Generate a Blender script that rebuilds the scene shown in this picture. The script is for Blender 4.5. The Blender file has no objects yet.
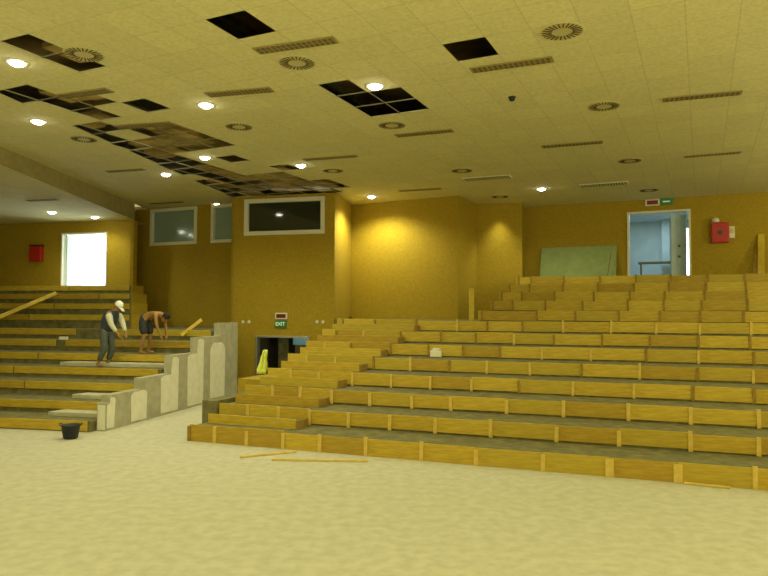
import bpy, bmesh, random
from math import *
from mathutils import Vector, Matrix, noise
random.seed(7)
C = bpy.context.scene.collection
sc = bpy.context.scene
# ------------------------------------------------------------ camera
F = 665.0; EYE = 2.65; PITCH = atan((313-288)/F); ROLL = radians(.25)
cd = bpy.data.cameras.new('camera'); cam = bpy.data.objects.new('camera', cd); C.objects.link(cam)
cd.sensor_width = 36; cd.lens = F/768*36; cd.clip_end = 300
cam.matrix_world = Matrix.Translation((0, 0, EYE)) @ Matrix.Rotation(pi/2+PITCH, 4, 'X') @ Matrix.Rotation(ROLL, 4, 'Z')
sc.camera = cam
E0 = Vector((0, 0, EYE))
def ray(x, y):
    return cam.matrix_world.to_3x3() @ Vector(((x-384)/F, (288-y)/F, -1))
def onz(x, y, z):
    d = ray(x, y); return E0 + d*((z-EYE)/d.z)
def onwall(x, y, P, n):
    d = ray(x, y); return E0 + d*((Vector(P)-E0).dot(n)/d.dot(n))
def proj(P):
    q = cam.matrix_world.inverted() @ Vector(P); return (384-F*q.x/q.z, 288+F*q.y/q.z)
def frame(deg):
    a = radians(deg); return Vector((cos(a), -sin(a), 0)), Vector((sin(a), cos(a), 0))
# ------------------------------------------------------------ materials
def mat(name, col, rough=.8, col2=None, scale=8, detail=4, bump=0, stretch=None, metal=0, emit=None, es=0, alpha=1, lo=.35, hi=.65, spec=.5):
    m = bpy.data.materials.new(name); m.use_nodes = True; N = m.node_tree.nodes; L = m.node_tree.links
    b = N['Principled BSDF']; b.inputs['Base Color'].default_value = (*col, 1); b.inputs['Roughness'].default_value = rough
    b.inputs['Metallic'].default_value = metal; b.inputs['Specular IOR Level'].default_value = spec
    if emit: b.inputs['Emission Color'].default_value = (*emit, 1); b.inputs['Emission Strength'].default_value = es
    if alpha < 1: b.inputs['Alpha'].default_value = alpha
    if col2 or bump:
        tc = N.new('ShaderNodeTexCoord'); mp = N.new('ShaderNodeMapping'); nz = N.new('ShaderNodeTexNoise')
        L.new(tc.outputs['Object'], mp.inputs[0]); L.new(mp.outputs[0], nz.inputs[0])
        if stretch: mp.inputs['Scale'].default_value = stretch
        nz.inputs['Scale'].default_value = scale; nz.inputs['Detail'].default_value = detail
        if col2:
            r = N.new('ShaderNodeValToRGB'); r.color_ramp.elements[0].position = lo; r.color_ramp.elements[1].position = hi
            r.color_ramp.elements[0].color = (*col, 1); r.color_ramp.elements[1].color = (*col2, 1)
            L.new(nz.outputs[0], r.inputs[0]); L.new(r.outputs[0], b.inputs['Base Color'])
        if bump:
            bp = N.new('ShaderNodeBump'); bp.inputs['Strength'].default_value = bump; bp.inputs['Distance'].default_value = .02
            L.new(nz.outputs[0], bp.inputs['Height']); L.new(bp.outputs[0], b.inputs['Normal'])
    return m
def grid_lines(m, deg, size, mortar, dark, coord='Object', rot3=None, size2=None, loc=(0, 0, 0)):
    """darkens the base colour on the joints of a square grid"""
    N = m.node_tree.nodes; L = m.node_tree.links; b = N['Principled BSDF']
    tc = N.new('ShaderNodeTexCoord'); mp = N.new('ShaderNodeMapping'); br = N.new('ShaderNodeTexBrick')
    mp.inputs['Rotation'].default_value = rot3 or (0, 0, radians(deg)); mp.inputs['Location'].default_value = loc
    L.new(tc.outputs[coord], mp.inputs[0]); L.new(mp.outputs[0], br.inputs[0])
    br.offset = 0; br.squash = 1; br.inputs['Scale'].default_value = 1; br.inputs['Mortar Size'].default_value = mortar
    br.inputs['Brick Width'].default_value = size; br.inputs['Row Height'].default_value = size2 or size
    br.inputs['Color1'].default_value = (1, 1, 1, 1); br.inputs['Color2'].default_value = (.93, .93, .93, 1); br.inputs['Mortar'].default_value = (dark, dark, dark, 1)
    mx = N.new('ShaderNodeMix'); mx.data_type = 'RGBA'; mx.blend_type = 'MULTIPLY'; mx.inputs[0].default_value = 1
    src = b.inputs['Base Color'].links[0].from_socket
    L.new(src, mx.inputs[6]); L.new(br.outputs[0], mx.inputs[7]); L.new(mx.outputs[2], b.inputs['Base Color'])
GRD = 25.5; TU = .70; TV = .765; GLD = 11.0
M = {}
_o = onz(241.5, 25.5, 6.90); _u, _n = frame(GRD); GOFF = (_o.dot(_u)-TU/2, _o.dot(_n)-TV/2)
M['floor'] = mat('dusty_floor', (.50, .49, .385), .9, (.585, .575, .465), 6, 15, .1)
M['wall'] = mat('ochre_wall', (.35, .24, .010), .85, (.42, .295, .015), 14, 6, .3)
M['ceil_r'] = mat('ceiling_tile', (.76, .70, .36), .9, (.86, .80, .46), 16, 7); grid_lines(M['ceil_r'], GRD, TU, .009, .82, size2=TV, loc=(-GOFF[0], -GOFF[1], 0))
M['ceil_l'] = mat('ceiling_tile_left', (.76, .70, .36), .9, (.86, .80, .46), 16, 7); grid_lines(M['ceil_l'], GLD, .7, .009, .82)
M['ceil_plain'] = mat('ceiling_plaster', (.60, .53, .22), .9, (.66, .59, .27), 6, 4)
M['void'] = mat('void_deck', (.20, .15, .06), .95, (.48, .35, .15), 1.2, 6)
M['backing'] = mat('backing_board', (.30, .21, .07), .95, (.62, .47, .19), 1.6, 6)
M['tbar'] = mat('t_bar', (.70, .66, .45), .6)
M['concrete'] = mat('raw_concrete', (.13, .12, .048), .95, (.21, .195, .085), 5, 8, .3)
M['concrete_l'] = mat('step_concrete', (.46, .45, .33), .9, (.56, .55, .42), 6, 6, .2)
M['parapet'] = mat('grey_render', (.36, .35, .25), .9, (.46, .445, .33), 4, 6, .2)
M['whitewash'] = mat('whitewash', (.72, .71, .60), .85, (.80, .79, .68), 5, 5)
woods = [((.46, .315, .022), (.60, .435, .045)), ((.50, .355, .028), (.65, .485, .055)), ((.39, .255, .018), (.50, .35, .034)), ((.44, .32, .028), (.54, .41, .042))]
for i, (a, b) in enumerate(woods):
    M['wood%d' % i] = mat('pine_%s' % 'abcd'[i], a, .65, b, 3, 7, .1, stretch=(1, 1, 9))
M['batten'] = mat('batten_pine', (.62, .46, .09), .7, (.74, .56, .14), 8, 5)
M['batten_dark'] = mat('batten_old', (.27, .17, .025), .8, (.38, .25, .04), 8, 5)
M['white'] = mat('white_paint', (.78, .77, .66), .45)
M['alu'] = mat('aluminium', (.62, .62, .58), .35, metal=.8)
M['vent'] = mat('vent_metal', (.62, .55, .27), .6); M['grille'] = mat('grille_metal', (.34, .27, .10), .6); M['pale_grille'] = mat('pale_grille', (.80, .80, .66), .5)
M['dark'] = mat('dark_slot', (.10, .075, .025), .9)
M['slot'] = mat('slot_dark', (.17, .13, .045), .8)
M['lamp'] = mat('lamp_glow', (1, .95, .8), .5, emit=(1, .96, .78), es=60)
M['glass'] = mat('dark_glass', (.03, .035, .02), .06, spec=.6)
M['glass_b'] = mat('bluish_glass', (.26, .37, .36), .12, spec=.6)
M['red'] = mat('red_paint', (.5, .02, .015), .4)
M['green'] = mat('sign_green', (.03, .16, .05), .5, emit=(.02, .2, .06), es=.25)
M['sign_white'] = mat('sign_white', (.75, .85, .7), .5, emit=(.7, .9, .6), es=.3)
M['red_disp'] = mat('red_display', (.14, .01, .01), .4, emit=(.3, .01, .01), es=.15)
M['black'] = mat('black_rubber', (.018, .022, .028), .6)
M['lobby'] = mat('lobby_paint', (.62, .76, .78), .8, (.70, .84, .86), 2, 3)
M['lobby_floor'] = mat('lobby_floor', (.5, .5, .45), .7)
M['bulk'] = mat('bulkhead_shaded', (.34, .30, .13), .9, (.40, .35, .16), 4, 4)  # ceiling colour darkened, the bulkhead's shade put into the base colour
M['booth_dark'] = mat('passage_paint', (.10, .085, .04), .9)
M['blue'] = mat('blue_panel', (.20, .42, .52), .6)
M['plaster'] = mat('green_board', (.28, .37, .15), .75, (.34, .43, .19), 4, 4)
M['hivis'] = mat('hi_vis_cloth', (.72, .80, .10), .8, (.8, .9, .2), 9, 3)
M['skin'] = mat('skin', (.30, .16, .055), .6, (.36, .20, .07), 12, 3)
M['navy'] = mat('navy_cloth', (.035, .05, .085), .9, (.05, .07, .11), 12, 3, .3)
M['greycloth'] = mat('grey_trousers', (.07, .09, .09), .9, (.10, .12, .11), 12, 3, .3)
M['pale'] = mat('pale_sleeve', (.62, .62, .50), .9)
M['cap'] = mat('white_cap', (.85, .88, .9), .8)
M['shorts'] = mat('dark_shorts', (.025, .028, .04), .9, (.05, .055, .07), 12, 3, .3)
M['hair'] = mat('dark_hair', (.015, .012, .01), .8)
M['steel'] = mat('tool_steel', (.25, .24, .22), .4, metal=.7)
# ------------------------------------------------------------ mesh helpers
def tag(o, label=None, cat=None, group=None, kind=None):
    if label: o['label'] = label
    if cat: o['category'] = cat
    if group: o['group'] = group
    if kind: o['kind'] = kind
    return o
def empty(name, loc, label=None, cat=None, group=None, kind=None, rz=0):
    o = bpy.data.objects.new(name, None); C.objects.link(o); o.location = loc; o.rotation_euler = (0, 0, rz); o.empty_display_size = .1
    return tag(o, label, cat, group, kind)
class MB:
    def __init__(s): s.b = bmesh.new(); s.mi = 0
    def faces(s, vs, fs, mi=0):
        v = [s.b.verts.new(p) for p in vs]
        for f in fs:
            try: q = s.b.faces.new([v[i] for i in f]); q.material_index = mi
            except ValueError: pass
        return s
    def box(s, c, size, mx=None, mi=0, taper=1):
        x, y, z = [d/2 for d in size]; vs = []
        for dz in (-1, 1):
            k = taper if dz > 0 else 1
            for dx, dy in ((-1, -1), (1, -1), (1, 1), (-1, 1)):
                p = Vector((dx*x*k, dy*y*k, dz*z)); p = (mx @ p if mx else p) + Vector(c); vs.append(p)
        return s.faces(vs, [(0, 3, 2, 1), (4, 5, 6, 7), (0, 1, 5, 4), (1, 2, 6, 5), (2, 3, 7, 6), (3, 0, 4, 7)], mi)
    def prism(s, pts, z0, z1, mi=0):
        n = len(pts)
        a = sum(pts[i][0]*pts[(i+1) % n][1]-pts[(i+1) % n][0]*pts[i][1] for i in range(n))
        if a < 0: pts = pts[::-1]
        vs = [(p[0], p[1], z0) for p in pts]+[(p[0], p[1], z1) for p in pts]
        return s.faces(vs, [tuple(range(n))[::-1], tuple(range(n, 2*n))]+[(i, (i+1) % n, (i+1) % n+n, i+n) for i in range(n)], mi)
    def tube(s, a, b, r, r2=None, n=12, mi=0):
        a, b = Vector(a), Vector(b); d = (b-a).normalized(); q = d.to_track_quat('Z', 'Y'); r2 = r if r2 is None else r2
        vs = [a+q @ Vector((cos(2*pi*i/n)*r, sin(2*pi*i/n)*r, 0)) for i in range(n)]+[b+q @ Vector((cos(2*pi*i/n)*r2, sin(2*pi*i/n)*r2, 0)) for i in range(n)]
        return s.faces(vs, [tuple(range(n))[::-1], tuple(range(n, 2*n))]+[(i, (i+1) % n, (i+1) % n+n, i+n) for i in range(n)], mi)
    def lathe(s, prof, n=32, c=(0, 0, 0), mi=0):
        c = Vector(c); vs = []
        for r, z in prof: vs += [c+Vector((r*cos(2*pi*i/n), r*sin(2*pi*i/n), z)) for i in range(n)]
        fs = []
        for j in range(len(prof)-1):
            fs += [(j*n+i, j*n+(i+1) % n, (j+1)*n+(i+1) % n, (j+1)*n+i) for i in range(n)]
        return s.faces(vs, fs, mi)
    def build(s, name, mats, parent=None, smooth=False, bevel=0, loc=None, mx=None):
        me = bpy.data.meshes.new(name)
        bmesh.ops.recalc_face_normals(s.b, faces=s.b.faces[:])
        s.b.to_mesh(me); s.b.free()
        o = bpy.data.objects.new(name, me); C.objects.link(o)
        for m in (mats if isinstance(mats, (list, tuple)) else [mats]): me.materials.append(M[m] if isinstance(m, str) else m)
        if smooth: me.shade_smooth()
        if bevel:
            md = o.modifiers.new('bevel', 'BEVEL'); md.width = bevel; md.segments = 2; md.limit_method = 'ANGLE'
        if parent: o.parent = parent
        if loc is not None: o.location = loc
        if mx is not None: o.matrix_local = mx
        return o
def world_child(o, p): o.matrix_parent_inverse = Matrix.Translation(-p.location); return o
def copy_tree(o, parent=None):
    c = o.copy(); C.objects.link(c); c.parent = parent
    for ch in [x for x in bpy.data.objects if x.parent == o]: copy_tree(ch, c)
    return c
def words(i):
    return ['first', 'second', 'third', 'fourth', 'fifth', 'sixth', 'seventh', 'eighth', 'ninth', 'tenth', 'eleventh', 'twelfth', 'thirteenth', 'fourteenth', 'fifteenth'][i]
# ------------------------------------------------------------ hall shell
CZ = 6.90; LZ = 6.26; LG = .02
def lz(y): return min(LZ+LG*(26.4-y), 6.85)
W1 = onz(135, 210, CZ); W2 = onz(233, 202.5, CZ)
B1 = onz(234, 197, CZ); B2 = onz(335, 192.5, CZ); B3 = onz(352, 205, CZ); B4 = onz(458, 195.6, CZ)
B5 = onz(477, 204, CZ); B6 = onz(522, 203, CZ); B7 = onz(524.5, 207.5, CZ); B8 = onz(768, 192, CZ)
B9 = B8+(B8-B7).normalized()*5.0
LB = onz(134, 220, LZ); LA = onz(0, 224, LZ); LF = LA+(LA-LB).normalized()*4
def wall(name, P, Q, z0, z1, holes=(), th=.2, m='wall', flip=False):
    """wall from P to Q seen from the hall, thickness away from it; holes = (s0,s1,z0,z1)"""
    P = Vector((P[0], P[1], 0)); Q = Vector((Q[0], Q[1], 0)); L = (Q-P).length; u = (Q-P)/L; n = Vector((-u.y, u.x, 0))
    if flip: n = -n
    xs = sorted({0, L, *[h[0] for h in holes], *[h[1] for h in holes]}); zs = sorted({z0, z1, *[h[2] for h in holes], *[h[3] for h in holes]})
    b = MB()
    def cell(a0, a1, c0, c1):
        return not any(h[0] <= (a0+a1)/2 <= h[1] and h[2] <= (c0+c1)/2 <= h[3] for h in holes)
    for i in range(len(xs)-1):
        for j in range(len(zs)-1):
            if cell(xs[i], xs[i+1], zs[j], zs[j+1]):
                c = [P+u*xs[i], P+u*xs[i+1], P+u*xs[i+1]+n*th, P+u*xs[i]+n*th]
                b.prism([(q.x, q.y) for q in c], zs[j], zs[j+1])
    bmesh.ops.remove_doubles(b.b, verts=b.b.verts[:], dist=1e-5)
    # drop the inner faces shared by neighbouring cells
    seen = {}
    for f in b.b.faces: seen.setdefault(tuple(sorted(v.index for v in f.verts)), []).append(f)
    b.b.verts.index_update(); seen = {}
    for f in b.b.faces: seen.setdefault(tuple(sorted(v.index for v in f.verts)), []).append(f)
    bmesh.ops.delete(b.b, geom=[f for l in seen.values() if len(l) > 1 for f in l], context='FACES')
    return tag(b.build(name, m), kind='structure'), u, n
def wallcoord(x, y, P, Q):
    P = Vector((P[0], P[1], 0)); Q = Vector((Q[0], Q[1], 0)); u = (Q-P).normalized(); n = Vector((-u.y, u.x, 0))
    X = onwall(x, y, P, n); return (X-P).dot(u), X.z
# floor
tag(MB().faces([(-24, -9, 0), (24, -9, 0), (24, 32, 0), (-24, 32, 0)], [(0, 1, 2, 3)]).build('floor', 'floor'), kind='structure')
# left wing wall with the blown-out doorway
s0, _ = wallcoord(61.5, 260, LF, LB); s1, zt = wallcoord(108, 232, LF, LB); LSILL = 3.52
DL = (s0, s1, LSILL, zt)
wall('wall_left', LF, LB, 0, LZ, [DL], .25)
# window wall
a0, z1_ = wallcoord(151, 210.5, W1, W2); a1, z0_ = wallcoord(197, 244, W1, W2); b0, _ = wallcoord(211.5, 220, W1, W2)
WL = (Vector((W2.x, W2.y, 0))-Vector((W1.x, W1.y, 0))).length
wtop = CZ-.04; wbot = z0_
Wext = W2+(W2-W1).normalized()*1.2
wins = [(a0, a1, wbot, wtop), (b0, b0+(a1-a0), wbot, wtop)]
wall('wall_windows', W1, Wext, 0, CZ, wins, .2)
wall('wall_return', LB, W1, 0, CZ, (), .12, flip=False) if (Vector((W1.x-LB.x, W1.y-LB.y))).length > .3 else None
# projection booth
q0, zt1 = wallcoord(244.8, 200.3, B1, B2); q1, zb1 = wallcoord(324.8, 233.5, B1, B2)
_, zt2 = wallcoord(325, 195.6, B1, B2); _, zb2 = wallcoord(244.8, 236, B1, B2)
BW = (q0, q1, (zb1+zb2)/2, min((zt1+zt2)/2, CZ-.06))
d0, dz = wallcoord(256, 335.5, B1, B2); d1, _ = wallcoord(310, 335.5, B1, B2)
BD = (d0, d1, 0, dz)
o, bu, bn = wall('wall_booth', B1, B2, 0, CZ, [BW, BD], .18)
wall('wall_booth_left', B1+bn*4, B1+bn*.18, 0, CZ, (), .18, flip=True)
wall('wall_booth_right', B2+bn*.18, B3, 0, CZ, (), .18)
wall('wall_centre', B3, B4, 0, CZ, (), .2)
wall('wall_centre_return', B4, B5, 0, CZ, (), .15)
wall('wall_lit', B5, B6, 0, CZ, (), .2)
wall('wall_lit_return', B6, B7, 0, CZ, (), .1)
# back wall with the right doorway
r0, rt = wallcoord(627, 211.5, B7, B9); r1, rt2 = wallcoord(690.5, 210, B7, B9); RSILL = 13*.303
RD = (r0, r1, RSILL, (rt+rt2)/2)
o, ru, rn = wall('wall_back', B7, B9, 0, CZ, [RD], .2)
# unseen sides of the hall
RC = Vector((B9.x, -8, 0)); LC = Vector((LF.x, -8, 0))
wall('wall_right', B9, RC, 0, CZ, (), .25)
wall('wall_left_side', LC, LF, 0, CZ, (), .25)
wall('wall_stage', RC, LC, 0, CZ, (), .25)
# bulkhead between the lower left ceiling and the main one
K0 = onz(0, 162, 6.50); K1 = onz(134, 220, LZ); kd = (K1-K0).normalized(); KA = K0-kd*14; KA.z = 0; KB = K1+kd*.05
KN = Vector((kd.y, -kd.x, 0))      # towards the main ceiling (right)
kd.z = 0; kd.normalize()
b = MB(); b.prism([(p.x, p.y) for p in (KA, KB, KB-KN*.12, KA-KN*.12)], LZ, CZ)
for v in b.b.verts:
    if v.co.z < CZ-.01: v.co.z = lz(v.co.y)+.012
tag(b.build('trim_bulkhead', 'bulk'), kind='structure')
def clip(poly, P, n):
    out = []
    for i in range(len(poly)):
        a, c = poly[i], poly[(i+1) % len(poly)]; da, dc = (a-P).dot(n), (c-P).dot(n)
        if da >= 0: out.append(a)
        if (da > 0) != (dc > 0) and abs(da-dc) > 1e-9: out.append(a+(c-a)*(da/(da-dc)))
    return out
def inpoly(x, y, p):
    r = False
    for i in range(len(p)):
        (x1, y1), (x2, y2) = p[i], p[i-1]
        if (y1 > y) != (y2 > y) and x < (x2-x1)*(y-y1)/(y2-y1)+x1: r = not r
    return r
# boundary of the two tile grids: runs from above the camera to the booth's left corner
G0 = onz(69, 125, CZ); G1 = onz(234, 198, CZ); gd = (G1-G0).normalized(); GN = Vector((gd.y, -gd.x, 0))
S = 2.743
voidsR = [[(20, 40), (45, 45), (78, 62), (62, 68), (30, 55)], [(56, 69), (77, 65), (100, 77), (75, 82)], [(95, 79), (110, 77), (130, 90), (116, 93)],
          [(-5, 88), (20, 86), (52, 99), (110, 90), (150, 100), (142, 118), (88, 122), (55, 108), (30, 105), (0, 100)], [(16, 128), (38, 126), (56, 134), (36, 138)],
          [(62, 122), (92, 121), (118, 134), (160, 128), (215, 140), (222, 146), (185, 152), (225, 168), (262, 172), (338, 184), (338, 196), (225, 202)],
          [(214, 151), (232, 150), (259, 162), (243, 166)], [(262, 164), (278, 162), (294, 168), (280, 171)], [(120, 124), (165, 122), (200, 134), (150, 138)]]
back = MB()
holes_px = [((241, 25), 1), ((472, 47), 1)]
uR, nR = frame(GRD); cells = []
bm = bmesh.new(); tb = MB(); nh = 0
Og = onz(241.5, 25.5, CZ); off = GOFF
H2 = onz(472, 47.5, CZ)
grp = [onz(*q, CZ) for q in ((344, 92), (355, 102), (374, 110.5), (397, 102), (408, 107), (372, 100))]
for i in range(-60, 60):
    for j in range(-30, 65):
        a, c = off[0]+i*TU, off[1]+j*TV
        P = [uR*x+nR*y for x, y in ((a, c), (a+TU, c), (a+TU, c+TV), (a, c+TV))]
        ctr = (P[0]+P[2])/2
        if abs(ctr.x) > 24 or not -9 < ctr.y < 32: continue
        P = clip(P, Vector((G1.x, G1.y, 0)), GN)
        if len(P) < 3: continue
        P = clip(P, Vector((K0.x, K0.y, 0)), KN)
        if len(P) < 3: continue
        hole = False
        if ctr.y > 2:
            px = proj((ctr.x, ctr.y, CZ))
            hole = any(inpoly(px[0], px[1], q) for q in voidsR) and random.random() < .88
            if (i, j) in ((0, 0), (4, 3), (0, 4), (0, 5), (0, 6), (1, 5), (1, 6)): hole = True
        if hole:
            nh += 1
            if (i, j) not in ((0, 0), (4, 3), (0, 4), (0, 5), (0, 6), (1, 5), (1, 6)) and len(P) == 4 and random.random() < .62:
                back.prism([(p.x, p.y) for p in P], CZ+.14+random.random()*.1, CZ+.27)
            if len(P) == 4 and (i, j) not in ((0, 0), (4, 3)):
                for k in range(4):
                    p, q = P[k], P[(k+1) % 4]; d = (q-p); l = d.length
                    if l < .05: continue
                    tb.box((p+q)/2+Vector((0, 0, CZ+.012)), (l, .024, .02), Matrix.Rotation(atan2(d.y, d.x), 3, 'Z'))
        else:
            vs = [bm.verts.new((p.x, p.y, CZ)) for p in P]
            try: bm.faces.new(vs[::-1])
            except ValueError: pass
uL, nL = frame(GLD)
big = [Vector(p) for p in ((-24, -9, 0), (24, -9, 0), (24, 32, 0), (-24, 32, 0))]
P = clip(clip(big, Vector((G1.x, G1.y, 0)), -GN), Vector((K0.x, K0.y, 0)), KN)
f = bm.faces.new([bm.verts.new((p.x, p.y, CZ)) for p in P][::-1]); f.material_index = 1
me = bpy.data.meshes.new('ceiling'); bmesh.ops.remove_doubles(bm, verts=bm.verts[:], dist=1e-4); bm.to_mesh(me); bm.free()
o = bpy.data.objects.new('ceiling', me); C.objects.link(o); me.materials.append(M['ceil_r']); me.materials.append(M['ceil_l']); tag(o, kind='structure')
P = clip([Vector(p) for p in ((-24, -3, 0), (24, -3, 0), (24, 32, 0), (-24, 32, 0))], Vector((K0.x, K0.y, 0)), -KN)
tag(MB().faces([(p.x, p.y, lz(p.y) if lz(p.y) < 6.84 else 6.85) for p in P], [tuple(range(len(P)))]).build('ceiling_lower', 'ceil_l'), kind='structure')
tag(tb.build('trim_ceiling_grid', 'tbar'), kind='structure'); tag(back.build('trim_backing_boards', 'backing'), kind='structure')
b = MB().box((0, 11.5, 7.75), (48.2, 41.2, .1))
for c, s in (((0, -9.05, 7.3), (48.2, .1, .8)), ((0, 32.05, 7.3), (48.2, .1, .8)), ((-24.05, 11.5, 7.0), (.1, 41.2, 1.5)), ((24.05, 11.5, 7.3), (.1, 41.2, .8))): b.box(c, s)
tag(b.build('ceiling_roof_deck', 'void'), kind='structure')
b = MB()
for k in range(9):   # joists and a duct seen through the missing tiles
    c = uR*(-12+k*2.4)+nR*12; b.box((c.x, c.y, 7.62), (.09, 36, .16), Matrix.Rotation(-radians(GRD), 3, 'Z'))
tag(b.build('ceiling_joists', 'concrete'), kind='structure')
# ------------------------------------------------------------ windows / doors
def framed(name, P, u, n, hole, fw, glass, depth=.0, bars=(), gm='pane', out=.03):
    s0, s1, z0, z1 = hole; P = Vector((P[0], P[1], 0)); rot = Matrix.Rotation(atan2(u.y, u.x), 3, 'Z')
    root = empty(name, P+u*((s0+s1)/2)+Vector((0, 0, z0)), kind='structure', rz=atan2(u.y, u.x))
    w = s1-s0; h = z1-z0; b = MB()
    for c, s in (((0, 0, fw/2), (w, .16, fw)), ((0, 0, h-fw/2), (w, .16, fw)), ((-w/2+fw/2, 0, h/2), (fw, .16, h-2*fw)), ((w/2-fw/2, 0, h/2), (fw, .16, h-2*fw))):
        b.box((c[0], c[1]+.05-out, c[2]), s)
    for x in bars: b.box((x*w, .05-out, h/2), (.05, .12, h-2*fw))
    b.build('window_frame', 'white', root, bevel=.008)
    if glass: MB().box((0, .07, h/2), (w-2*fw+.01, .012, h-2*fw+.01)).build('pane', glass, root)
    return root
wu = (W2-W1).normalized(); wn = Vector((-wu.y, wu.x, 0))
framed('window_1', W1, wu, wn, wins[0], .13, 'glass_b')
framed('window_2', W1, wu, wn, wins[1], .13, 'glass_b')
framed('window_3', B1, bu, bn, BW, .15, 'glass')
# doorway frames (three sided)
def doorframe(name, P, u, hole, fw, m, th=.3, inset=.1):
    s0, s1, z0, z1 = hole; P = Vector((P[0], P[1], 0)); w = s1-s0; h = z1-z0
    root = empty(name, P+u*((s0+s1)/2)+Vector((0, 0, z0)), kind='structure', rz=atan2(u.y, u.x))
    b = MB(); b.box((-w/2+fw/2, inset, h/2), (fw, th, h)); b.box((w/2-fw/2, inset, h/2), (fw, th, h)); b.box((0, inset, h-fw/2), (w-2*fw, th, fw))
    b.build('door_frame', m, root, bevel=.006); return root, w, h
lu = (LB-LF).normalized(); lu.z = 0
rt_, w, h = doorframe('door_1', LF, lu, DL, .06, 'white')
b = MB().box((-w/2+.12, .62, h/2-.02), (.05, .95, h-.12)); b.build('door_leaf', 'lobby', rt_)
rr, w, h = doorframe('door_2', B7, ru, RD, .07, 'white')
hd = MB().box((w/2-.42, .62, h/2-.02), (.62, .05, h-.12), Matrix.Rotation(radians(35), 3, 'Z')).build('door_leaf', 'lobby', rr)
for zz in (.95, 1.35):
    MB().tube((w/2-.40, .60, zz-.1), (w/2-.40, .50, zz-.1), .045, n=16).build('door_handle', 'slot', hd)
rb, w3, h3 = doorframe('door_3', B1, bu, BD, .07, 'alu', .25, .08)
# lobby behind door_2
P = Vector((B7.x, B7.y, 0))+ru*r0+rn*.2
def lob(a, c, z): return P+ru*a+rn*c+Vector((0, 0, z))
def quadbox(name, m, a0, a1, c0, c1, z0, z1, kind='structure'):
    b = MB(); b.prism([(q.x, q.y) for q in (lob(a0, c0, 0), lob(a1, c0, 0), lob(a1, c1, 0), lob(a0, c1, 0))], z0, z1); return tag(b.build(name, m), kind=kind)
quadbox('floor_lobby', 'lobby_floor', -2.5, 4.2, 0, 4, RSILL-.1, RSILL)
quadbox('ceiling_lobby', 'lobby', -2.5, 4.2, 0, 4, 6.6, 6.7)
quadbox('wall_lobby_left', 'lobby', -2.6, -2.5, 0, 4, RSILL, 6.6)
def lobs(x): q = onwall(x, 250, P+rn*3.9, rn); return (q-P).dot(ru)
g0, g1 = lobs(686), lobs(690.5); gz = onwall(688, 228, P+rn*3.9, rn).z
quadbox('wall_lobby_far', 'lobby', -2.5, g0, 3.9, 4, RSILL, 6.6)
quadbox('wall_lobby_far_right', 'lobby', g1, 4.2, 3.9, 4, RSILL, 6.6)
quadbox('wall_lobby_lintel', 'lobby', g0, g1, 3.9, 4, gz, 6.6)
quadbox('wall_lobby_right', 'lobby', 4.2, 4.3, 0, 4, RSILL, 6.6)
quadbox('wall_lobby_pier', 'lobby', 1.05, 1.35, 3.3, 3.9, RSILL, 6.6)
t = empty('table', lob(.9, 3.0, RSILL), 'dark topped table seen through the bright right doorway', 'table', rz=atan2(ru.y, ru.x))
MB().box((0, 0, .83), (1.5, .35, .08)).build('tabletop', 'slot', t)
for sx in (-.65, .65): MB().box((sx, 0, .395), (.05, .3, .79)).build('leg', 'slot', t)
# passage behind the booth door
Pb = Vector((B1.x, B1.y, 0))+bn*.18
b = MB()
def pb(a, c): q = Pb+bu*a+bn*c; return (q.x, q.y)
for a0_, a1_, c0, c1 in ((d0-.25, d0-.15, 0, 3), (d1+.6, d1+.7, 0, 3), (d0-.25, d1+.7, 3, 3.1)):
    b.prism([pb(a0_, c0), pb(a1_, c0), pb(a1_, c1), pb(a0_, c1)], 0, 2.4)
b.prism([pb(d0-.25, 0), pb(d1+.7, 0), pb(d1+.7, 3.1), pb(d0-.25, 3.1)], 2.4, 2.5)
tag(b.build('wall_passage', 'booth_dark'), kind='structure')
def passbox(a, c, z, s): q = Pb+bu*a+bn*c; return MB().box((q.x, q.y, z), s, Matrix.Rotation(atan2(bu.y, bu.x), 3, 'Z'))
tag(passbox(d0+.62, .9, .95, (.42, .05, 1.9)).build('panel', 'concrete', bevel=.005), 'brown upright panel standing in the dark passage under the exit sign', 'panel')
tag(passbox((d0+d1)/2+.55, .5, 1.72, (.85, .06, .5)).build('board', 'blue', bevel=.005), 'pale blue board at the top right of the dark doorway', 'board')
tag(passbox((d0+d1)/2+.55, .5, .735, (.6, .3, 1.46)).build('cabinet', 'booth_dark', bevel=.01), 'dark cabinet standing inside the low doorway under the exit sign', 'cabinet')
pl = bpy.data.lights.new('passage_fill', 'POINT'); pl.energy = 14; pl.color = (.8, .95, 1); pl.shadow_soft_size = .1  # added fill light, no lamp here; brightens the blue board
plo = bpy.data.objects.new('passage_fill', pl); C.objects.link(plo); q = Pb+bu*((d0+d1)/2+.5)+bn*.15; plo.location = (q.x, q.y, 2.15)
# ------------------------------------------------------------ right seating bank
uB, nB = frame(20.5); TH = .303; TD = 1.035; T1 = (onz(480, 465.5, 0)).dot(nB)
def R(s, t, z=0): return uB*s+nB*t+Vector((0, 0, z))
def Rpx(x, t, z):      # s of pixel column x at depth t and height z
    y = 300
    for _ in range(3):
        p = onwall(x, y, nB*t, nB); y = proj((p.x, p.y, z))[1]
    p = onwall(x, y, nB*t, nB); return p.dot(uB)
SL = -8.55; SM = -4.35; SMS = {9: -4.35, 10: -4.2, 11: -4.1, 12: -4.0, 13: -3.9}
SR = (Vector((RC.x, 0, 0)).dot(uB))
def rt_at(t): # s where the right hand wall cuts depth t
    return (B9.x-.02-nB.x*t)/uB.x
bank = empty('seating_bank', R(SL, T1), 'right hand bank of bare concrete tiers rising to the back wall', 'seating bank')
def poly(b, pts, z0, z1): b.prism([(p.x, p.y) for p in pts], z0, z1)
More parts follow.
